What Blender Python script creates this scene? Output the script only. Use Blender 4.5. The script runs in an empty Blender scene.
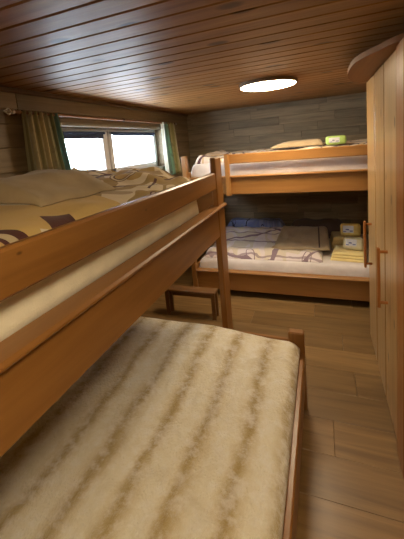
import bpy, bmesh, math, random
from mathutils import Vector, Matrix, noise
random.seed(7)
SC = bpy.context.scene
COL = SC.collection

# ------------------------------------------------------------------ materials
class N:
    def __init__(s, name):
        s.m = bpy.data.materials.new(name); s.m.use_nodes = True
        s.t = s.m.node_tree; s.b = s.t.nodes['Principled BSDF']
        s.tc = None
    def new(s, typ, **kw):
        n = s.t.nodes.new(typ)
        for k, v in kw.items(): setattr(n, k, v)
        return n
    def put(s, sock, v):
        if hasattr(v, 'links'): s.t.links.new(v, sock)
        elif isinstance(v, (tuple, list)):
            sock.default_value = tuple(v) + ((1,) if len(v) == 3 and len(sock.default_value) == 4 else ())
        else: sock.default_value = v
    def obj(s):
        if not s.tc: s.tc = s.new('ShaderNodeTexCoord')
        return s.tc.outputs['Object']
    def attr(s, name):
        return s.new('ShaderNodeAttribute', attribute_name=name).outputs['Fac']
    def rnd(s):
        return s.new('ShaderNodeObjectInfo').outputs['Random']
    def math(s, op, a, b=0.0, c=None):
        n = s.new('ShaderNodeMath', operation=op); s.put(n.inputs[0], a); s.put(n.inputs[1], b)
        if c is not None: s.put(n.inputs[2], c)
        return n.outputs[0]
    def vmath(s, op, a, b):
        n = s.new('ShaderNodeVectorMath', operation=op); s.put(n.inputs[0], a); s.put(n.inputs[1], b)
        return n.outputs['Value'] if op in ('LENGTH', 'DISTANCE', 'DOT_PRODUCT') else n.outputs[0]
    def sep(s, v):
        n = s.new('ShaderNodeSeparateXYZ'); s.put(n.inputs[0], v); return n.outputs
    def comb(s, x, y, z):
        n = s.new('ShaderNodeCombineXYZ')
        for i, v in enumerate((x, y, z)): s.put(n.inputs[i], v)
        return n.outputs[0]
    def noise(s, vec, scale, detail=4, rough=.55, dist=0.0):
        n = s.new('ShaderNodeTexNoise'); s.put(n.inputs['Vector'], vec)
        n.inputs['Scale'].default_value = scale; n.inputs['Detail'].default_value = detail
        n.inputs['Roughness'].default_value = rough; n.inputs['Distortion'].default_value = dist
        return n.outputs['Fac']
    def voro(s, vec, scale, out='Distance', feature='F1'):
        n = s.new('ShaderNodeTexVoronoi', feature=feature); s.put(n.inputs['Vector'], vec)
        n.inputs['Scale'].default_value = scale
        return n.outputs[out]
    def ramp(s, fac, stops, mode='LINEAR'):
        n = s.new('ShaderNodeValToRGB'); n.color_ramp.interpolation = mode
        e = n.color_ramp.elements
        while len(e) < len(stops): e.new(.5)
        for i, (p, c) in enumerate(stops):
            e[i].position = p; e[i].color = tuple(c) + (1,) if len(c) == 3 else c
        s.put(n.inputs[0], fac); return n.outputs[0]
    def mix(s, fac, a, b, mode='MIX'):
        n = s.new('ShaderNodeMix', data_type='RGBA', blend_type=mode)
        s.put(n.inputs[0], fac); s.put(n.inputs[6], a); s.put(n.inputs[7], b)
        return n.outputs[2]
    def bump(s, h, strength=.3, dist=.01):
        n = s.new('ShaderNodeBump'); n.inputs['Strength'].default_value = strength
        n.inputs['Distance'].default_value = dist; s.put(n.inputs['Height'], h)
        s.t.links.new(n.outputs[0], s.b.inputs['Normal'])
    def done(s, color, rough=.5, **kw):
        s.put(s.b.inputs['Base Color'], color); s.put(s.b.inputs['Roughness'], rough)
        for k, v in kw.items(): s.put(s.b.inputs[k], v)
        return s.m

def sc(c, k): return tuple(min(1, x * k) for x in c)

def wood(name, axis, dark, light, rough=.38, across=16, along=1.1, knots=.0, tone=False, tonerange=.35, coat=0.0, spec=.5, grainlo=.32, grainhi=.68):
    n = N(name); o = n.obj()
    off = n.attr('tone') if tone else n.rnd()
    o2 = n.vmath('ADD', o, n.comb(n.math('MULTIPLY', off, 37.0), n.math('MULTIPLY', off, 23.0), n.math('MULTIPLY', off, 11.0)))
    sv = [across] * 3; sv['xyz'.index(axis)] = along
    st = n.vmath('MULTIPLY', o2, tuple(sv))
    g = n.noise(st, 1.0, 6, .6, .6)
    sv2 = [across * 7] * 3; sv2['xyz'.index(axis)] = along * 3
    fine = n.noise(n.vmath('MULTIPLY', o2, tuple(sv2)), 1.0, 3, .5)
    c = n.ramp(g, [(grainlo, dark), (grainhi, light)])
    c = n.mix(n.math('MULTIPLY', fine, .35), c, sc(dark, .8))
    if knots:
        kv = [6.0] * 3; kv['xyz'.index(axis)] = 3.2
        d = n.voro(n.vmath('MULTIPLY', o2, tuple(kv)), 1.0)
        k = n.ramp(d, [(0.0, (1, 1, 1)), (knots * .6, (.8, .8, .8)), (knots, (0, 0, 0))])
        c = n.mix(k, c, sc(dark, .28))
    if tone:
        t = n.math('MULTIPLY_ADD', off, 2 * tonerange, 1 - tonerange)
        c = n.mix(1.0, c, n.comb(t, t, t), 'MULTIPLY')
    n.bump(fine, .06, .004)
    return n.done(c, rough, **{'Coat Weight': coat, 'Specular IOR Level': spec})

def plain(name, col, rough=.5, metal=0.0, vary=.12, scale=30, bump=.0):
    n = N(name); f = n.noise(n.obj(), scale, 3)
    c = n.ramp(f, [(.3, sc(col, 1 - vary)), (.7, sc(col, 1 + vary))])
    if bump: n.bump(f, bump, .004)
    return n.done(c, rough, Metallic=metal)

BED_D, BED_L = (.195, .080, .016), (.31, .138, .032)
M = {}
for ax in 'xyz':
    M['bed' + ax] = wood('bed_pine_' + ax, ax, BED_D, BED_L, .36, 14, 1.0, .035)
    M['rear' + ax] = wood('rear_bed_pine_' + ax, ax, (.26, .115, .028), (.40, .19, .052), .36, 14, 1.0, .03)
M['ceiling'] = wood('ceiling_boards', 'x', (.24, .105, .028), (.45, .222, .070), .46, 20, 1.3, .19, True, .14, 0.0, .36)
M['wardrobe'] = wood('wardrobe_boards', 'z', (.30, .168, .058), (.51, .32, .135), .30, 24, 1.2, .10, True, .28)
M['wardrobe_edge'] = wood('wardrobe_stile', 'z', (.34, .13, .03), (.46, .20, .05), .35, 20, 1.2)
M['cornice'] = wood('cornice_board', 'y', (.19, .074, .017), (.30, .125, .032), .55, 14, 1.0, spec=.25)
M['handle'] = wood('handle_wood', 'z', (.36, .13, .03), (.46, .19, .05), .35, 20, 2)
M['floor'] = wood('floor_boards', 'x', (.140, .078, .027), (.27, .160, .060), .38, 26, 1.6, .0, True, .26)
M['wall_back'] = wood('weathered_boards', 'x', (.17, .132, .080), (.36, .285, .18), .6, 26, 2.2, .0, True, .28)
M['wall_left'] = wood('dark_wall_boards', 'y', (.20, .138, .070), (.37, .265, .145), .5, 18, 1.3, .04, True, .2)
M['trim'] = wood('ceiling_trim', 'y', (.10, .05, .02), (.16, .085, .035), .5, 18, 1.3)
M['lintel'] = wood('pale_lintel', 'y', (.22, .18, .125), (.36, .31, .235), .5, 18, 1.3)
M['slat'] = wood('slat_pine', 'x', (.38, .20, .07), (.5, .3, .12), .5)
M['white'] = plain('white_paint', (.72, .73, .76), .35, 0, .04)
M['navy'] = plain('navy_blind', (.02, .035, .10), .6)
M['copper'] = plain('copper_rod', (.27, .13, .06), .45, .1, .1)
M['silver'] = plain('silver_metal', (.65, .63, .58), .28, .9, .05)
M['iron'] = plain('dark_metal', (.03, .03, .035), .45, .6)
M['lamp_rim'] = plain('lamp_rim', (.16, .11, .07), .4)

def emit(name, col, k):
    n = N(name); n.put(n.b.inputs['Emission Color'], col); n.b.inputs['Emission Strength'].default_value = k
    return n.done((.9, .9, .9), .4)
M['lamp'] = emit('lamp_glow', (1.0, .80, .54), 52.0)

def glass():
    n = N('window_glass'); t = n.t
    out = t.nodes['Material Output']; t.nodes.remove(n.b)
    tr = n.new('ShaderNodeBsdfTransparent'); gl = n.new('ShaderNodeBsdfGlossy'); gl.inputs['Roughness'].default_value = .02
    mx = n.new('ShaderNodeMixShader'); mx.inputs[0].default_value = .07
    t.links.new(tr.outputs[0], mx.inputs[1]); t.links.new(gl.outputs[0], mx.inputs[2])
    t.links.new(mx.outputs[0], out.inputs['Surface'])
    return n.m
M['glass'] = glass()

def cloth_mat(name, col, rough=.9, scale=60, vary=.10, bump=.25, sheen=.2):
    n = N(name); o = n.obj()
    big = n.noise(o, 7, 3); f = n.noise(o, scale * 4, 2)
    c = n.ramp(big, [(.3, sc(col, 1 - vary)), (.7, sc(col, 1 + vary))])
    n.bump(n.math('ADD', n.math('MULTIPLY', f, .35), n.noise(o, 16, 3)), bump, .01)
    return n.done(c, rough, **{'Sheen Weight': sheen, 'Specular IOR Level': .2})
M['sheet'] = cloth_mat('cream_sheet', (.82, .76, .57))
M['white_sheet'] = cloth_mat('pale_sheet', (.66, .60, .56))
M['tan'] = cloth_mat('tan_wool', (.40, .31, .175), .95, 90, .16, .35)
M['tan_light'] = cloth_mat('tan_wool_pale', (.42, .315, .185), .95, 90, .12, .35)
M['brown_cloth'] = cloth_mat('dark_brown_cloth', (.10, .065, .05), .95)
M['towel_yellow'] = cloth_mat('pale_yellow_terry', (.78, .62, .26), .95, 120, .08, .4)

def fur():
    n = N('striped_plush'); x, y, z = n.sep(n.obj())
    o = n.obj()
    wob = n.math('MULTIPLY', n.math('SUBTRACT', n.noise(n.vmath('MULTIPLY', o, (9, 5, 9)), 1.0, 4), .5), .075)
    # stripes run along y, 0.157 m apart
    ph = n.math('DIVIDE', n.math('ADD', n.math('ADD', x, wob), STR_OFF), .157)
    fr = n.math('ABSOLUTE', n.math('SUBTRACT', n.math('FRACT', ph), .5))
    br = n.noise(n.vmath('MULTIPLY', o, (14, 6, 14)), 1.0, 4)
    d = n.math('ADD', fr, n.math('MULTIPLY', n.math('SUBTRACT', br, .5), .16))
    c = n.ramp(d, [(.0, (.42, .30, .12)), (.07, (.50, .375, .17)), (.22, (.75, .66, .45)), (.38, (.86, .80, .62))])
    patch = n.noise(o, 22, 5, .65)
    c = n.mix(n.ramp(patch, [(.44, (0, 0, 0)), (.62, (.5, .5, .5)), (.8, (.8, .8, .8))]), c, (.94, .92, .86))
    swirl = n.noise(o, 8, 4, .6, 1.2)
    c = n.mix(n.ramp(swirl, [(.5, (0, 0, 0)), (.72, (.30, .30, .30))]), c, (.50, .40, .20))
    fine = n.noise(n.vmath('MULTIPLY', o, (260, 120, 260)), 1.0, 2)
    c = n.mix(n.math('MULTIPLY', fine, .22), c, (.42, .32, .14))
    n.bump(n.math('ADD', n.math('MULTIPLY', fine, .6), n.noise(o, 32, 5, .65)), .7, .02)
    return n.done(c, .85, **{'Sheen Weight': .45, 'Sheen Roughness': .4, 'Specular IOR Level': .25})

def retro(name, base, ochre, dark, scale, feats=(), seed=0.0, lines=None, k=(.75, .62, .8), reg_s=3.6):
    """printed duvet cotton: loose ovals, brush strokes and outlines"""
    n = N(name); o = n.obj(); x, y, z = n.sep(o)
    p = n.comb(n.math('ADD', x, seed), y, 0.0)
    p = n.vmath('ADD', p, n.vmath('MULTIPLY', n.comb(n.noise(p, 3, 2), n.noise(n.vmath('ADD', p, (5, 3, 0)), 3, 2), 0.0), (.18, .18, 0)))
    reg = n.noise(n.vmath('MULTIPLY', p, (1.2, .7, 1)), reg_s * scale, 1)
    c = n.ramp(reg, [(0, sc(ochre, k[0])), (.40, base), (.49, sc(ochre, k[1])), (.56, base), (.64, sc(ochre, k[2]))], 'CONSTANT')
    d = n.voro(n.vmath('MULTIPLY', p, (1.25, .8, 1)), 2.6 * scale)
    c2 = n.ramp(d, [(0, ochre), (.12, dark), (.14, base), (.175, dark), (.19, ochre)], 'CONSTANT')
    m = n.ramp(d, [(0, (1, 1, 1)), (.19, (0, 0, 0))], 'CONSTANT')
    c = n.mix(m, c, c2)
    e = n.voro(n.vmath('ADD', p, (1.7, .4, 0)), 1.9 * scale, 'Distance', 'DISTANCE_TO_EDGE')
    c = n.mix(n.ramp(e, [(0, (1, 1, 1)), (.012, (0, 0, 0))], 'CONSTANT'), c, dark)
    if lines:
        s = n.math('SINE', n.math('MULTIPLY', n.math('ADD', y, n.math('MULTIPLY', n.noise(o, 5, 2), .12)), lines))
        c = n.mix(n.ramp(s, [(0, (0, 0, 0)), (.92, (.75, .75, .75))], 'CONSTANT'), c, dark)
    for kind, cx, cy, a, b, rot, col in feats:
        dx = n.math('SUBTRACT', x, cx); dy = n.math('SUBTRACT', y, cy)
        u = n.math('DIVIDE', n.math('ADD', n.math('MULTIPLY', dx, math.cos(rot)), n.math('MULTIPLY', dy, math.sin(rot))), a)
        v = n.math('DIVIDE', n.math('SUBTRACT', n.math('MULTIPLY', dy, math.cos(rot)), n.math('MULTIPLY', dx, math.sin(rot))), b)
        if kind == 'disc': r = n.math('SQRT', n.math('ADD', n.math('MULTIPLY', u, u), n.math('MULTIPLY', v, v)))
        else: r = n.math('MAXIMUM', n.math('ABSOLUTE', u), n.math('ABSOLUTE', v))
        c = n.mix(n.math('LESS_THAN', r, 1.0), c, col)
    n.bump(n.noise(o, 18, 4), .25, .012)
    return n.done(c, .9, **{'Sheen Weight': .15, 'Specular IOR Level': .2})

def curtain_mat(name, stops):
    n = N(name); u = n.attr('u')
    c = n.ramp(u, stops, 'LINEAR')
    z = n.sep(n.obj())[2]
    spots = n.noise(n.comb(n.math('MULTIPLY', u, 14.0), 0.0, n.math('MULTIPLY', z, 16.0)), 1.0, 3)
    c = n.mix(n.ramp(spots, [(.56, (0, 0, 0)), (.68, (.35, .35, .35))]), c, (.20, .09, .05))
    n.done(c, .85, **{'Specular IOR Level': .2})
    tl = n.new('ShaderNodeBsdfTranslucent'); n.put(tl.inputs['Color'], c)
    mx = n.new('ShaderNodeMixShader'); mx.inputs[0].default_value = .35
    n.t.links.new(n.b.outputs[0], mx.inputs[1]); n.t.links.new(tl.outputs[0], mx.inputs[2])
    n.t.links.new(mx.outputs[0], n.t.nodes['Material Output'].inputs['Surface'])
    return n.m

# ------------------------------------------------------------------ geometry
class MB:
    def __init__(s):
        s.bm = bmesh.new(); s.tone = s.bm.faces.layers.float.new('tone')
    def _tag(s, faces, tone):
        for f in faces: f[s.tone] = tone
    def box(s, x0, x1, y0, y1, z0, z1, bevel=.004, tone=None, seg=1, rot=None):
        r = bmesh.ops.create_cube(s.bm, size=1.0)
        vs = r['verts']; cx, cy, cz = (x0 + x1) / 2, (y0 + y1) / 2, (z0 + z1) / 2
        for v in vs: v.co = Vector((v.co.x * (x1 - x0), v.co.y * (y1 - y0), v.co.z * (z1 - z0)))
        geo = set(vs)
        if bevel:
            es = list({e for v in vs for e in v.link_edges})
            b = bmesh.ops.bevel(s.bm, geom=es, offset=min(bevel, .45 * min(x1 - x0, y1 - y0, z1 - z0)), segments=seg, affect='EDGES', profile=.5)
            geo = {v for f in b['faces'] for v in f.verts} | {v for v in vs if v.is_valid}
        T = Matrix.Translation((cx, cy, cz)) @ (rot.to_4x4() if rot else Matrix())
        for v in geo: v.co = T @ v.co
        s._tag({f for v in geo for f in v.link_faces}, random.random() if tone is None else tone)
        return s
    def tube(s, p0, p1, r0, r1=None, seg=16):
        r1 = r0 if r1 is None else r1
        p0, p1 = Vector(p0), Vector(p1); d = p1 - p0
        r = bmesh.ops.create_cone(s.bm, cap_ends=True, segments=seg, radius1=r0, radius2=r1, depth=d.length)
        T = Matrix.Translation((p0 + p1) / 2) @ d.to_track_quat('Z', 'Y').to_matrix().to_4x4()
        for v in r['verts']: v.co = T @ v.co
        return s
    def lathe(s, prof, c, seg=48):
        rings = []
        for r, z in prof:
            rings.append([s.bm.verts.new((c[0] + r * math.cos(2 * math.pi * i / seg), c[1] + r * math.sin(2 * math.pi * i / seg), c[2] + z)) for i in range(seg)])
        for a, b in zip(rings, rings[1:]):
            for i in range(seg): s.bm.faces.new((a[i], a[(i + 1) % seg], b[(i + 1) % seg], b[i]))
        s.bm.faces.new(rings[0]); s.bm.faces.new(rings[-1]); return s
    def prism(s, pts, z0, z1, bevel=.004):
        lo = [s.bm.verts.new((x, y, z0)) for x, y in pts]; hi = [s.bm.verts.new((x, y, z1)) for x, y in pts]
        n = len(pts); s.bm.faces.new(lo); s.bm.faces.new(hi)
        for i in range(n): s.bm.faces.new((lo[i], lo[(i + 1) % n], hi[(i + 1) % n], hi[i]))
        return s
    def build(s, name, mat, parent=None, org=None, smooth=False):
        bm = s.bm
        bmesh.ops.recalc_face_normals(bm, faces=bm.faces)
        if org is None:
            if parent is not None: org = Vector(parent['_o'])
            else:
                xs = [v.co for v in bm.verts]
                org = Vector(((min(v.x for v in xs) + max(v.x for v in xs)) / 2, (min(v.y for v in xs) + max(v.y for v in xs)) / 2, min(v.z for v in xs)))
        org = Vector(org)
        for v in bm.verts: v.co -= org
        me = bpy.data.meshes.new(name); bm.to_mesh(me); bm.free()
        if smooth:
            for p in me.polygons: p.use_smooth = True
        me.materials.append(mat)
        o = bpy.data.objects.new(name, me); COL.objects.link(o)
        if parent is None: o.location = org
        else: o.parent = parent
        o['_o'] = tuple(org)
        return o

def tag(o, label=None, cat=None, group=None, kind=None):
    if label: o['label'] = label
    if cat: o['category'] = cat
    if group: o['group'] = group
    if kind: o['kind'] = kind
    return o
def thing(name, loc, label, cat, group=None):
    o = bpy.data.objects.new(name, None); o.location = loc; o.empty_display_size = .05
    COL.objects.link(o); o['_o'] = tuple(loc)
    return tag(o, label, cat, group)
def struct(o, label=None, cat=None): return tag(o, label, cat, None, 'structure')
def part(name, mat, parent, *boxes, bevel=.004, **kw):
    m = MB()
    for b in boxes: m.box(*b, bevel=bevel)
    return m.build(name, mat, parent, **kw)

def smooth01(t): t = max(0, min(1, t)); return t * t * (3 - 2 * t)
def cloth(name, mat, x0, x1, y0, y1, zb, top, nx=70, ny=70, ex=.04, ey=.04, parent=None, shape=None, under=None, xf=None, pw=2.0):
    """closed soft slab: rounded edges, top(x, y) = height above zb; shape(x, y) bends the plan; under(x, y) = underside"""
    m = MB(); bm = m.bm
    def edge(d, e):
        t = max(0., min(1., d / e)); return (1 - (1 - t) ** pw) ** (1 / pw)
    def ps(n, L, e):
        k = max(4, n // 6); a = [e * (1 - math.cos(i / k * math.pi / 2)) for i in range(k)]
        mid = [e + (L - 2 * e) * i / (n - 2 * k) for i in range(n - 2 * k + 1)]
        return a + mid + [L - v for v in reversed(a)]
    X = ps(nx, x1 - x0, ex); Y = ps(ny, y1 - y0, ey)
    T, B = [], []
    for dx in X:
        rt, rb = [], []
        for dy in Y:
            x, y = x0 + dx, y0 + dy
            f = edge(min(dx, x1 - x0 - dx), ex) * edge(min(dy, y1 - y0 - dy), ey)
            b = zb + (under(x, y) if under else 0)
            h = max(top(x, y), .001) * f
            px, py = shape(x, y) if shape else (x, y)
            vt = Vector((px, py, b + h)); vb = Vector((px, py, b))
            if xf: vt, vb = xf @ vt, xf @ vb
            rt.append(bm.verts.new(vt))
            rim = f == 0
            rb.append(rt[-1] if rim else bm.verts.new(vb))
        T.append(rt); B.append(rb)
    for i in range(len(X) - 1):
        for j in range(len(Y) - 1):
            bm.faces.new((T[i][j], T[i + 1][j], T[i + 1][j + 1], T[i][j + 1]))
            q = [B[i][j], B[i][j + 1], B[i + 1][j + 1], B[i + 1][j]]
            bm.faces.new(q)
    return m.build(name, mat, parent, smooth=True)
def nz(x, y, s, seed=0): return noise.noise(Vector((x * s + seed, y * s - seed, seed * 1.7)))

# ------------------------------------------------------------------ room
XL, XR, YF, YB, ZC = -1.66, .885, -1.15, 3.97, 1.92
m = MB(); rows = 0
y = 1.19 - .203 * 12
joints = {1.19: [], 1.393: [.013], 1.596: [], 1.799: [.148], 2.002: []}
i = 0
while y < YB:
    y1 = y + .203
    random.seed(100 + i)
    js = [XL - .3, XR + .02]
    if abs(y - 1.393) < .01: js.insert(1, .013); js.insert(1, -1.0)
    elif abs(y - 1.799) < .01: js.insert(1, .148); js.insert(1, -.9)
    elif abs(y - 1.19) < .01 or abs(y - 1.596) < .01: js.insert(1, -.55)
    elif y > 2.1: js.insert(1, [.21, -.35, .1, -.6, -.1][i % 5])
    else: js.insert(1, random.uniform(-1.2, -.5))
    for a, b in zip(js, js[1:]):
        m.box(a + .0006, b - .0006, y + .0006, y1 - .0006, -.03, 0, .0015)
    y = y1; i += 1
m.box(XL - .3, XR + .1, YF - .2, YB + .2, -.06, -.02, 0, .3)
struct(m.build('floor', M['floor'], org=(0, 0, 0)), 'brown oak plank floor', 'floor')
random.seed(11)
m = MB(); y = .892 - .0985 * 21
while y < YB + .1:
    m.box(XL - .2, XR + .05, y + .0008, y + .0977, ZC, ZC + .03, .006)
    y += .0985
m.box(XL - .2, XR + .05, YF - .1, YB + .1, ZC + .012, ZC + .05, 0, .2)
struct(m.build('ceiling', M['ceiling'], org=(0, 0, 0)), 'varnished pine board ceiling', 'ceiling')

# back wall: weathered boards, staggered ends
m = MB(); z = 0.0; r = 0
random.seed(5)
while z < ZC:
    z1 = min(z + .098, ZC); x = XL - random.uniform(.1, .6)
    while x < XR + .1:
        L = random.choice((.38, .5, .62, .8)); a, b = max(x, XL - .1), min(x + L, XR + .12)
        if b > a + .02:
            d = random.uniform(0, .006)
            m.box(a + .0007, b - .0007, YB - d, YB + .05, z + .0008, z1 - .0008, .002)
        x += L
    z = z1
m.box(XL - .2, XR + .2, YB + .03, YB + .09, -.03, ZC + .04, 0, .3)
struct(m.build('wall_back', M['wall_back'], org=(0, YB, 0)), 'back wall of weathered grey brown boards', 'wall')
# left wall: dark boards with window opening
WY0, WY1, WZ0, WZ1 = 1.60, 3.205, 1.30, 1.715
m = MB(); z = 0.0; cuts = [0, .14, .28, .42, .56, .70, .84, .98, 1.12, 1.30, 1.44, 1.58, 1.715, 1.80, ZC]
for a, b in zip(cuts, cuts[1:]):
    if a >= WZ0 - .001 and b <= WZ1 + .001:
        segs = [(YF - .1, WY0), (WY1, YB + .02)]
    else: segs = [(YF - .1, 1.42), (1.42, YB + .02)] if a > 1.75 else [(YF - .1, YB + .02)]
    for p, q in segs:
        m.box(XL - .16, XL - .05, p - .002, q + .002, a - .002 * (a != 1.715), b + .002 * (b != 1.30), 0, .3)
        m.box(XL - .14, XL + random.uniform(0, .004), p + .0006, q - .0006, a + .0006, b - .0006, .004)
struct(m.build('wall_left', M['wall_left'], org=(XL, 0, 0)), 'window wall of dark brown horizontal boards', 'wall')
m = MB()
m.box(XR + .03, XR + .09, YF - .1, YB + .1, -.03, ZC + .04, 0, .3)
for k in range(14): m.box(XR, XR + .05, YF - .1, YB + .02, k * .14, min(ZC, k * .14 + .139), .004)
struct(m.build('wall_right', M['wall_left'], org=(XR, 0, 0)), 'dark board wall behind wardrobe', 'wall')
m = MB()
m.box(XL - .2, XR + .1, YF - .1, YF - .04, -.03, ZC + .04, 0, .3)
for k in range(14): m.box(XL - .1, XR + .1, YF - .05, YF, k * .14, min(ZC, k * .14 + .139), .004)
struct(m.build('wall_front', M['wall_back'], org=(0, YF, 0)), 'board wall behind the viewer', 'wall')
struct(part('trim_1', M['trim'], None, (XL + .005, XL + .03, YF, YB - .008, ZC - .028, ZC - .0005)), 'dark trim where ceiling meets window wall', 'trim')
struct(part('trim_2', M['lintel'], None, (XL + .005, XL + .026, WY0 - .03, WY1 + .03, WZ1 - .004, WZ1 + .024), bevel=.007), 'pale wooden lintel edge above window', 'trim')

# window
w = struct(thing('window_1', (XL - .10, 2.4, WZ0), 'white double casement window in recess, snowy light behind', 'window'))
fx0, fx1 = -1.795, -1.74
part('window_frame', M['white'], w, (fx0, fx1, WY0, WY0 + .03, WZ0, WZ1), (fx0, fx1, WY1 - .03, WY1, WZ0, WZ1),
     (fx0, fx1, WY0, WY1, WZ1 - .022, WZ1), (fx0, fx1, WY0, WY1, WZ0, WZ0 + .03), (fx0, fx1, 2.30, 2.34, WZ0, WZ1))
for a, b in ((WY0 + .03, 2.30), (2.34, WY1 - .03)):
    s = part('sash', M['white'], w, (-1.775, -1.725, a, a + .05, WZ0 + .03, WZ1 - .022), (-1.775, -1.725, b - .05, b, WZ0 + .03, WZ1 - .022),
             (-1.775, -1.725, a, b, WZ0 + .03, WZ0 + .07), (-1.775, -1.725, a, b, WZ1 - .05, WZ1 - .022))
    s2 = part('pane', M['glass'], s, (-1.757, -1.753, a + .035, b - .035, WZ0 + .065, WZ1 - .045), bevel=0, org=s['_o'])
part('window_sill', M['lintel'], w, (-1.74, -1.655, WY0, WY1, WZ0 - .012, WZ0 + .008))
for lab, a, b, h, slant in (('narrow navy roller blind rolled up over the left window sash', WY0 + .07, 2.265, .046, 0), ('thin navy roller blind rolled up over the right window sash', 2.375, WY1 - .07, .026, 0)):
    t = thing('roller_blind', (-1.715, (a + b) / 2, WZ1 - .035 - h), lab, 'blind', 'window blinds')
    MB().tube((-1.712, a, WZ1 - .040), (-1.712, b, WZ1 - .040), .011).build('roller', M['navy'], t)
    part('blind_fabric', M['navy'], t, (-1.7185, -1.7155, a + .01, b - .01, WZ1 - .035 - h, WZ1 - .035), bevel=0)
    part('bottom_bar', M['navy'], t, (-1.722, -1.712, a + .01, b - .01, WZ1 - .039 - h, WZ1 - .031 - h), bevel=.002)

# ------------------------------------------------------------------ curtains
rod = thing('curtain_rod', (-1.6, 2.4, 1.777), 'copper coloured curtain rod with pointed silver end above window', 'curtain rod')
MB().tube((-1.6, 1.34, 1.777), (-1.6, 3.47, 1.777), .0085).build('rod', M['copper'], rod, smooth=False)
m = MB()
m.tube((-1.6, 1.34, 1.777), (-1.6, 1.325, 1.777), .013)
for dx, dz in ((0, 1), (0, -1), (1, 0), (-1, 0)):
    m.tube((-1.6, 1.328, 1.777), (-1.6 + .017 * dx, 1.308, 1.777 + .017 * dz), .004)
    m.tube((-1.6 + .017 * dx, 1.308, 1.777 + .017 * dz), (-1.6, 1.277, 1.777), .004, .0015)
tag(m.build('finial', M['silver'], rod), 'silver arrow-shaped finial')
MB().tube((-1.6, 3.47, 1.777), (-1.6, 3.50, 1.777), .013, .004).build('finial', M['silver'], rod)
for yy in (1.40, 2.4, 3.44):
    m = MB(); m.box(-1.6, -1.645, yy - .006, yy + .006, 1.764, 1.772, .001) if False else None
    m.tube((-1.655, yy, 1.777), (-1.6, yy, 1.777), .005); m.tube((-1.6, yy - .006, 1.777), (-1.6, yy + .006, 1.777), .0125)
    m.build('bracket', M['iron'], rod)

def curtain(name, label, y0, y1, b0, b1, z0, z1, folds, amp, mat, seed):
    m = MB(); bm = m.bm; lay = bm.verts.layers.float.new('u')
    n, k = folds * 14, 18
    fr, bk = [], []
    for i in range(n + 1):
        u = i / n; a, b = [], []
        for j in range(k + 1):
            v = j / k
            y = (y0 + (y1 - y0) * u) * (1 - v) + (b0 + (b1 - b0) * u) * v
            ph = u * folds * 2 * math.pi + .7 * nz(u * 3, v * .6, 1.0, seed)
            x = -1.6 + amp * (.75 + .35 * v) * math.sin(ph) + .006 * nz(u * 6, v * 2, 1, seed + 4)
            y += .012 * math.cos(ph) * (1 if 0 < i < n else 0)
            z = z1 + (z0 - z1) * v
            for lst, dx in ((a, .0012), (b, -.0012)):
                q = bm.verts.new((x + dx, y, z)); q[lay] = u; lst.append(q)
        fr.append(a); bk.append(b)
    for i in range(n):
        for j in range(k):
            bm.faces.new((fr[i][j], fr[i + 1][j], fr[i + 1][j + 1], fr[i][j + 1]))
            bm.faces.new((bk[i][j], bk[i][j + 1], bk[i + 1][j + 1], bk[i + 1][j]))
    for i in range(n):
        for j in (0, k): bm.faces.new((fr[i][j], fr[i + 1][j], bk[i + 1][j], bk[i][j]))
    for j in range(k):
        for i in (0, n): bm.faces.new((fr[i][j], bk[i][j], bk[i][j + 1], fr[i][j + 1]))
    return tag(m.build(name, mat, smooth=True), label, 'curtain', 'window curtains')
OL, YE, TE, CR, WH = (.50, .46, .25), (.80, .68, .38), (.28, .50, .46), (.85, .78, .58), (.85, .85, .75)
c1 = curtain_mat('curtain_left', [(0, OL), (.1, sc(OL, .6)), (.16, CR), (.26, YE), (.34, OL), (.42, CR), (.5, YE), (.58, sc(OL, .7)), (.66, CR), (.74, OL), (.82, (.12, .2, .16)), (.9, TE), (.96, (.25, .33, .27)), (1, OL)])
c2 = curtain_mat('curtain_right', [(0, WH), (.10, WH), (.16, (.25, .30, .28)), (.28, (.34, .62, .50)), (.40, (.40, .70, .58)), (.48, (.30, .24, .12)), (.56, YE), (.64, (.35, .36, .12)), (.70, CR), (.78, (.45, .42, .10)), (.86, CR), (.93, (.12, .20, .12)), (1, OL)])
curtain('curtain', 'left curtain in olive, ochre and teal stripes beside window', 1.385, 1.66, 1.375, 1.735, 1.22, 1.785, 7, .034, c1, 2)
curtain('curtain', 'right curtain in pale green and yellow stripes beside window', 3.105, 3.43, 3.11, 3.50, 1.20, 1.785, 5, .030, c2, 9)

# ------------------------------------------------------------------ ceiling lamp
LX, LY, LR = -.353, 2.46, .208
t = thing('ceiling_lamp', (LX, LY, 1.888), 'round flat white glowing ceiling lamp', 'lamp')
MB().lathe([(.05, .032), (LR, .032), (LR + .004, .028), (LR + .004, .008), (LR, .004), (LR - .008, .004), (LR - .008, .012), (.05, .012)], (LX, LY, 1.888), 64).build('rim', M['lamp_rim'], t)
MB().lathe([(.002, .013), (LR - .008, .013), (LR - .009, .003), (LR - .025, -.001), (.1, -.004), (.002, -.005)], (LX, LY, 1.888), 64).build('diffuser', M['lamp'], t)
added_lamp = t.copy(); COL.objects.link(added_lamp); added_lamp.location = (.14, -.22, 1.888)  # added copy of the lamp, unseen behind the camera, brightens the foreground
added_lamp['label'] = 'added round ceiling lamp, unseen behind the viewer, lighting the foreground'
for ch in t.children:
    c = ch.copy(); COL.objects.link(c); c.parent = added_lamp

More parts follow.
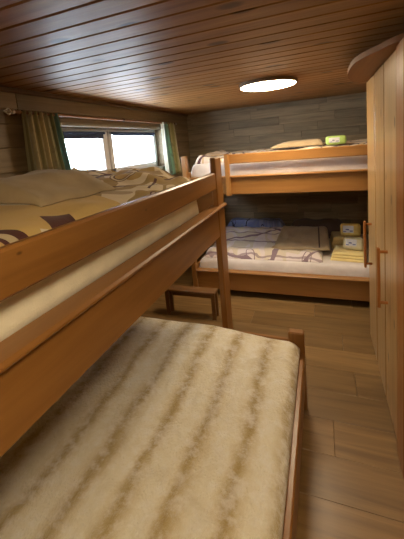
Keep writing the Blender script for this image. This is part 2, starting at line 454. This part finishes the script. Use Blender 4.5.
# ------------------------------------------------------------------ near loft bunk
GX = -.594
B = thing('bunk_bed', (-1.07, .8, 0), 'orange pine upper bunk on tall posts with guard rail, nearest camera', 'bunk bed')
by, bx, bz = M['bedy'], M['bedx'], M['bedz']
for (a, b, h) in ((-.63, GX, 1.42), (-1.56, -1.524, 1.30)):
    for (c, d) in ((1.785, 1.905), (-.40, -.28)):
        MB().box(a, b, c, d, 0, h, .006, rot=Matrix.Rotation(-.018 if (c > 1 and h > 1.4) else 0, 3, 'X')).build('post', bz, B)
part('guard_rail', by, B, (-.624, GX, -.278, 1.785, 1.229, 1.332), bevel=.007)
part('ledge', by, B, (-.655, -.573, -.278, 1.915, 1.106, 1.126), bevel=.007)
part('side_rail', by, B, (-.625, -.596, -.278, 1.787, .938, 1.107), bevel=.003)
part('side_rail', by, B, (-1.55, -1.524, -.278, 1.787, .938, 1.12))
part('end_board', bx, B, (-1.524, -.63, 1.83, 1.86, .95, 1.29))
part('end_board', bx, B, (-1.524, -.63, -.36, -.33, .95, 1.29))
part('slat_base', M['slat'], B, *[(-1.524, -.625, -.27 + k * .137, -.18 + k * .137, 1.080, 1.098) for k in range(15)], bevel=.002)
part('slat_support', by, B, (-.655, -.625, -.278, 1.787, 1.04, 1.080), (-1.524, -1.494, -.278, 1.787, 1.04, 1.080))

def mattress(name, label, x0, x1, y0, y1, z0, z1, mat, wav=.003, seed=1, e=.03, grp=None):
    o = cloth(name, mat, x0, x1, y0, y1, z0, lambda x, y: (z1 - z0) + wav * nz(x, y, 7, seed), 60, 80, e, e, pw=2.6)
    return tag(o, label, 'mattress', grp)
mattress('mattress', 'upper bunk mattress in cream sheet behind the nearest guard rail', -1.505, -.657, -.24, 1.63, 1.098, 1.282, M['sheet'], .002, 3, .035)

# duvet on the near upper bunk
DO = (-1.07, .8)
def dtop(x, y):
    inn = smooth01((-.66 - x) / .30)
    ft = smooth01((y - 1.05) / .5)
    h = .050 + inn * (.046 + .034 * ft) - .02 * smooth01((-1.15 - x) / .3) * (1 - ft)
    h += .014 * nz(x, y, 6, 2) + .008 * nz(x, y, 13, 5) + .012 * abs(nz(x * 2, y, 5, 8)) * ft
    h += (.012 * math.sin(9 * x + 5 * y) + .020 * nz(x * 1.6, y, 9, 12) - .034 * abs(nz(x + .4 * y, y * .6, 7, 15))) * ft
    return max(h, .02)
def ft(kind, x, y, a, b, r, c): return (kind, x - DO[0], y - DO[1], a, b, r, c)
DK = (.085, .030, .022)
feats = [ft('box', -.9, .40, .6, .47, 0, (.58, .40, .14)),
    ft('disc', -.68, 0.393, .085, .088, 0, DK), ft('disc', -.68, 0.386, .074, .070, 0, (.50, .40, .24)), ft('disc', -.68, 0.378, .060, .056, 0, DK), ft('disc', -.68, 0.374, .052, .047, 0, (.52, .36, .13)),
    ft('box', -.628, .59, .018, .085, -.45, (.70, .62, .46)), ft('box', -.685, .60, .040, .042, -.35, DK),
    ft('box', -1.08, .655, .24, .05, .1, (.74, .68, .54)),
    ft('box', -.80, 1.12, .16, .007, .9, DK), ft('box', -.74, 1.22, .10, .006, 1.9, DK), ft('box', -.95, 1.30, .20, .008, .5, DK), ft('box', -.72, 1.45, .09, .008, 1.2, DK), ft('box', -1.0, 1.48, .16, .03, .25, (.36, .26, .14)), ft('box', -.86, 1.36, .10, .02, 1.0, (.36, .26, .14)), ft('disc', -.80, 1.52, .05, .035, .4, DK),
    ft('disc', -.80, .93, .12, .035, .8, (.40, .30, .17)), ft('box', -.84, .90, .05, .016, .3, DK)]
M['retro_near'] = retro('retro_duvet_ochre', (.66, .56, .38), (.55, .37, .12), (.085, .030, .022), 1.0, feats, .35)
tag(cloth('duvet', M['retro_near'], -1.48, -.662, .12, 1.62, 1.283, dtop, 110, 150, .05, .06),
    'cream and ochre duvet with dark brown ovals, on the nearest upper bunk', 'duvet', 'patterned duvets')
# folded tan blanket on it
def bl_top(x, y):
    return .064 + .006 * nz(x, y, 7, 4) - .040 * smooth01((x + .96) / .16)
tag(cloth('blanket', M['tan'], -1.47, -.79, .70, 1.08, 1.285, bl_top, 60, 60, .04, .022, under=dtop),
    'tan folded wool blanket on the ochre duvet of nearest bunk', 'blanket', 'tan blankets')

# ------------------------------------------------------------------ lower double bed
L = thing('double_bed', (-.82, .72, 0), 'wide low pine bed under the nearest upper bunk', 'bed')
part('side_rail', by, L, (-.15, -.118, -.16, 1.625, .20, .352), bevel=.006)
part('side_rail', by, L, (-1.52, -1.49, -.16, 1.625, .20, .352))
for a, b in ((-.2, -.118), (-1.52, -1.438)):
    part('post', bz, L, (a, b, 1.62, 1.665, 0, .462), bevel=.006)
    part('post', bz, L, (a, b, -.20, -.155, 0, .462), bevel=.006)
part('footboard', bx, L, (-1.44, -.198, 1.630, 1.658, .16, .412), bevel=.006)
part('headboard', bx, L, (-1.44, -.198, -.19, -.162, .16, .423), bevel=.006)
part('slat_base', M['slat'], L, *[(-1.49, -.15, -.14 + k * .118, -.06 + k * .118, .205, .222) for k in range(15)], bevel=.002)
mattress('mattress', 'wide low mattress under the striped plush blanket', -1.488, -.152, -.155, 1.618, .222, .362, M['sheet'], 0, 2, .03)
STR_OFF = 0.0
FO = None
xs0, xs1, ys0, ys1 = -1.486, -.141, -.150, 1.629
STR_OFF = (xs0 + xs1) / 2 + .30 + .157 * 20.5
M['fur'] = fur()
def ftop(x, y):
    return .060 + .034 * smooth01((y - 1.0) / .5) * smooth01((-.25 - x) / .4) + .004 * nz(x, y, 5, 6) + .0035 * nz(x, y, 14, 2)
tag(cloth('plush_blanket', M['fur'], xs0, xs1, ys0, ys1, .364, ftop, 120, 150, .075, .035),
    'cream plush blanket with soft brown stripes on the wide low bed', 'blanket')

# ------------------------------------------------------------------ rear bunk
R = thing('bunk_bed', (-.34, 3.4, 0), 'pine bunk bed along the weathered back wall, two mattresses', 'bunk bed')
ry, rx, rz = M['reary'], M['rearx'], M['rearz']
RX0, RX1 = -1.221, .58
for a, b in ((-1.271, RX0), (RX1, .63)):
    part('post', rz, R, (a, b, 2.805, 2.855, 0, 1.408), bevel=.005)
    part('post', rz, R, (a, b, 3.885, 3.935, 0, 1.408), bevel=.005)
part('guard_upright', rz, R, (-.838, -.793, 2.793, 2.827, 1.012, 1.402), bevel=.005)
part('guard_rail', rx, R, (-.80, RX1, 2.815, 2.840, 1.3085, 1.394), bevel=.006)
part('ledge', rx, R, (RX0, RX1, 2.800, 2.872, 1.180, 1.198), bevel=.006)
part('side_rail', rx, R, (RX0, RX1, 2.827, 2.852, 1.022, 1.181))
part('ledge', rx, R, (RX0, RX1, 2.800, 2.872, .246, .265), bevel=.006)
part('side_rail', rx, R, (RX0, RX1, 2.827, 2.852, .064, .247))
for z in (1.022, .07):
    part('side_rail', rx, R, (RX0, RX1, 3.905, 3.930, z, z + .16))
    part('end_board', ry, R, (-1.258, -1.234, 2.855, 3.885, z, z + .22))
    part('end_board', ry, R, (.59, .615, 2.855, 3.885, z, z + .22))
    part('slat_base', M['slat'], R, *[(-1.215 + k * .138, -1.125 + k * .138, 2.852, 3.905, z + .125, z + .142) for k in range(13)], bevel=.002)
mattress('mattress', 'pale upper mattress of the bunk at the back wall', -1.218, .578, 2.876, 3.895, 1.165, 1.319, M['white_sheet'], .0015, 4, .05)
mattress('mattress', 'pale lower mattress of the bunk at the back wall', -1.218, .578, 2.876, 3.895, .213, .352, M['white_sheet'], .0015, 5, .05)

M['retro_pale'] = retro('retro_duvet_pale', (.68, .58, .48), (.60, .45, .26), (.10, .05, .06), 1.1, (), .9, None, (1.1, .95, 1.1))
M['retro_lilac'] = retro('retro_duvet_lilac', (.70, .61, .58), (.64, .55, .42), (.26, .18, .20), .8, (), 2.2, 42.0, (1.1, 1.0, 1.15))
M['blue_check'] = retro('blue_dark_print', (.16, .20, .40), (.30, .35, .58), (.03, .03, .05), 1.6, (), 3.1, 60.0)
# upper rear: duvet, tan blanket, green packet
tag(cloth('duvet', M['retro_pale'], -1.19, .52, 2.95, 3.84, 1.318, lambda x, y: .055 + .02 * smooth01((x + .7) / .6) + .016 * nz(x, y, 6, 3) + .02 * smooth01((y - 3.1) / .3) + .03 * smooth01((-1.0 - x) / .15), 110, 70, .06, .06),
    'pale duvet with thin dark lines on the rear upper bunk', 'duvet', 'patterned duvets')
tag(cloth('blanket', M['tan_light'], -.46, .02, 3.10, 3.46, 1.408, lambda x, y: .058 + .006 * nz(x, y, 8, 3) - .035 * smooth01((-.25 - x) / .25), 50, 40, .06, .05),
    'tan folded blanket on the pale duvet of rear upper bunk', 'blanket', 'tan blankets')

def packet(label, c, w, d, h, rotz, tilt, body, seed):
    """soft wrapped packet, white paper label with a blue mark on its front"""
    t = thing('packet', c, label, 'packet', 'small packets on the rear bunk')
    t.rotation_euler = (tilt, 0, rotz)
    m = MB(); m.box(-w / 2, w / 2, -d / 2, d / 2, 0, h, min(h, d) * .32, seg=4)
    m.build('wrapper', body, t, org=(0, 0, 0), smooth=True)
    lb = MB(); lb.box(-w * .36, w * .16, -d / 2 - .0015, -d / 2 + .002, h * .26, h * .80, .001)
    lo = lb.build('paper_label', M['white'], t, org=(0, 0, 0)); tag(lo, 'white paper label')
    q = MB(); q.tube((-w * .14, -d / 2 - .003, h * .46), (-w * .14, -d / 2 - .001, h * .5), h * .13)
    q.box(-w * .02, w * .12, -d / 2 - .003, -d / 2 - .001, h * .34, h * .44, 0); q.box(-w * .34, -w * .2, -d / 2 - .003, -d / 2 - .001, h * .3, h * .38, 0)
    tag(q.build('printed_mark', PRINT, lo, org=(0, 0, 0)), 'small blue print')
    return t
PRINT = plain('blue_print', (.22, .25, .45), .5)
M['green'] = plain('green_wrap', (.40, .58, .16), .45, 0, .12, 20)
M['yellow'] = plain('yellow_wrap', (.78, .58, .16), .45, 0, .12, 20)
M['cream_wrap'] = plain('cream_wrap', (.72, .66, .42), .45, 0, .1, 20)
packet('light green packet with white label on the rear upper bunk', (.125, 3.10, 1.404), .17, .10, .078, .06, 0, M['green'], 1)

# lower rear bunk bedding
def rear_duvet(x, y):
    return .030 + .045 * smooth01((y - 2.93) / .09) - .022 * smooth01((y - 3.05) / .07) + .10 * smooth01((y - 3.10) / .42) + .011 * nz(x, y, 8, 6) + .007 * nz(x, y, 16, 1) - .012 * abs(nz(x * .6 + y, y, 9, 3))
tag(cloth('duvet', M['retro_lilac'], -1.17, -.02, 2.93, 3.62, .352, rear_duvet, 110, 80, .06, .05),
    'crumpled cream duvet with dark stripes on the rear lower bunk', 'duvet', 'patterned duvets')
tag(cloth('pillow', M['blue_check'], -1.15, -.42, 3.63, 3.885, .352, lambda x, y: .20 + .02 * nz(x, y, 8, 3), 60, 40, .09, .09),
    'dark blue printed pillow at the back of the rear lower bunk, left', 'pillow')
tag(cloth('pillow', M['brown_cloth'], -.38, .24, 3.66, 3.885, .352, lambda x, y: .19 + .02 * nz(x, y, 8, 7), 60, 40, .09, .09),
    'dark brown pillow against the back wall on the rear lower bunk', 'pillow')
bl = thing('blanket', (-.22, 3.34, .46), 'tan folded blanket with dark band on the rear lower bunk', 'blanket', 'tan blankets')
def tanshape(x, y):
    t = (y - 3.08) / .44
    return (x + .075 * t * (1 if x < -.22 else -.2) * abs(x + .22) / .28, y)
cloth('folded_cloth', M['tan_light'], -.50, .05, 3.08, 3.52, .354, lambda x, y: .036 + .006 * nz(x, y, 9, 2), 50, 40, .03, .04, parent=bl, shape=tanshape, under=rear_duvet)
tag(cloth('woven_band', M['brown_cloth'], -.055, -.035, 3.085, 3.515, .357, lambda x, y: .0355 + .006 * nz(x, y, 9, 2), 14, 40, .004, .04, parent=bl, shape=tanshape, under=rear_duvet), 'dark brown band')

def towel(label, x0, x1, y0, y1, z0, h, tilt, seed):
    t = thing('towel', ((x0 + x1) / 2, (y0 + y1) / 2, z0), label, 'towel', 'yellow towels on the rear lower bunk')
    n = 3
    for k in range(n):
        a = .012 * k
        cloth('fold', M['towel_yellow'], x0 + a * .6, x1 - a * .3, y0 + a, y1 - a * .5, z0 + h * k / n, lambda x, y: h / n + .004 * nz(x, y, 12, seed + k), 30, 30, .02, .02, parent=t)
    t.rotation_euler = (0, 0, tilt)
    return t
towel('pale yellow folded towel at the back, beside the brown pillow', .06, .36, 3.34, 3.62, .352, .105, .05, 3)
towel('pale yellow folded towel in front, nearest the wardrobe', .06, .36, 2.98, 3.26, .352, .07, -.12, 8)
packet('yellow packet with white label on the back yellow towel', (.25, 3.42, .457), .19, .09, .13, -.10, -.3, M['yellow'], 2)
packet('cream packet with white label tilted on the front yellow towel', (.25, 3.10, .422), .175, .09, .115, -.22, -.45, M['cream_wrap'], 3)

# ------------------------------------------------------------------ step stool
S = thing('step_stool', (-1.13, 2.42, 0), 'low narrow wooden step in front of the rear bunk', 'step stool')
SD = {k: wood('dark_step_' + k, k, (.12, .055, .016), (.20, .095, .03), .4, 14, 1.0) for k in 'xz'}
bx, bz = SD['x'], SD['z']
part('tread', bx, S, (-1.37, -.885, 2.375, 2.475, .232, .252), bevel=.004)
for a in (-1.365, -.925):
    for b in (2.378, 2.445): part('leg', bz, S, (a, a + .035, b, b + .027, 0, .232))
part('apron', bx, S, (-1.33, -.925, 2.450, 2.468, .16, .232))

# ------------------------------------------------------------------ wardrobe
W = thing('wardrobe', (.58, 1.95, 0), 'tall built-in pine wardrobe with vertical boards on the right', 'wardrobe')
part('carcass', M['wardrobe_edge'], W, (.345, .880, 1.36, 2.410, .02, 1.818))
part('plinth', M['wardrobe_edge'], W, (.33, .87, 1.37, 2.400, 0, .03))
def door(y0, y1, hy):
    m = MB(); n = max(1, round((y1 - y0) / .29)); p = (y1 - y0) / n
    for k in range(n):
        m.box(.291, .345, y0 + k * p + .004, y0 + (k + 1) * p - .004, .03, 1.818, .009)
    d = m.build('door', M['wardrobe'], W)
    h = MB()
    h.box(.243, .258, hy - .011, hy + .011, .60, .918, .004)
    for z in (.628, .898): h.tube((.258, hy, z), (.292, hy, z), .0075)
    h.build('handle', M['handle'], d)
door(2.083, 2.408, 2.25)
door(1.504, 2.069, 1.72)
part('stile', M['wardrobe_edge'], W, (.287, .346, 1.43, 1.497, .0, 1.818), (.285, .346, 1.36, 1.427, 0, 1.818), bevel=.004)
pts = [(.885, 1.36), (.885, 2.415)]
kp = [(.33, 2.43), (.300, 2.412), (.250, 2.385), (.206, 2.326), (.163, 2.137), (.151, 1.93), (.157, 1.745), (.186, 1.63), (.231, 1.535), (.262, 1.462), (.300, 1.415), (.34, 1.38)]
for a, b, c, d in zip(kp, kp[1:], kp[2:], kp[3:]):
    for q in range(5):
        t = q / 5
        pts.append(tuple(.5 * (2 * b[i] + (c[i] - a[i]) * t + (2 * a[i] - 5 * b[i] + 4 * c[i] - d[i]) * t * t + (3 * b[i] - a[i] - 3 * c[i] + d[i]) * t ** 3) for i in (0, 1)))
pts.append((.300, 1.413)); pts.append((.300, 1.36))
m = MB(); m.prism(pts, 1.819, 1.842)
m.build('cornice', M['cornice'], W)

# ------------------------------------------------------------------ light, sky, camera
wd = bpy.data.worlds.new('sky'); SC.world = wd; wd.use_nodes = True
bg = wd.node_tree.nodes['Background']; bg.inputs[0].default_value = (.74, .87, 1.0, 1); bg.inputs[1].default_value = 20.0
pl = bpy.data.lights.new('window_portal', 'AREA'); pl.shape = 'RECTANGLE'; pl.size = WY1 - WY0; pl.size_y = WZ1 - WZ0
pl.cycles.is_portal = True
po = bpy.data.objects.new('window_portal', pl); COL.objects.link(po)
po.location = (-1.81, (WY0 + WY1) / 2, (WZ0 + WZ1) / 2)
po.rotation_euler = Vector((1, 0, 0)).to_track_quat('-Z', 'Z').to_euler()
pl.size, pl.size_y = WY1 - WY0, WZ1 - WZ0

H, F, ROLL, PIT, YAW, PY = 1.5, 316.2, .088, .1375, .3675, 189.3
cy, sy = math.cos(YAW), math.sin(YAW)
e1 = Vector((cy, sy, 0)); fw = Vector((-sy, cy, 0)); up = Vector((0, 0, 1))
fd = math.cos(PIT) * fw - math.sin(PIT) * up; U = math.sin(PIT) * fw + math.cos(PIT) * up
cr, sr = math.cos(ROLL), math.sin(ROLL)
rt = cr * e1 - sr * U; ud = sr * e1 + cr * U
cam = bpy.data.cameras.new('camera'); co = bpy.data.objects.new('camera', cam); COL.objects.link(co)
co.matrix_world = Matrix(((rt.x, ud.x, -fd.x, 0), (rt.y, ud.y, -fd.y, 0), (rt.z, ud.z, -fd.z, H), (0, 0, 0, 1)))
cam.sensor_fit = 'AUTO'; cam.sensor_width = 36; cam.lens = F / 539 * 36
cam.shift_y = (PY - 269.5) / 539; cam.clip_start = .02
SC.camera = co

for o in bpy.data.objects:
    if '_o' in o: del o['_o']
vs = SC.view_settings
vs.view_transform = 'Standard'; vs.look = 'None'; vs.gamma = 1; vs.use_curve_mapping = False; vs.exposure = 0.12
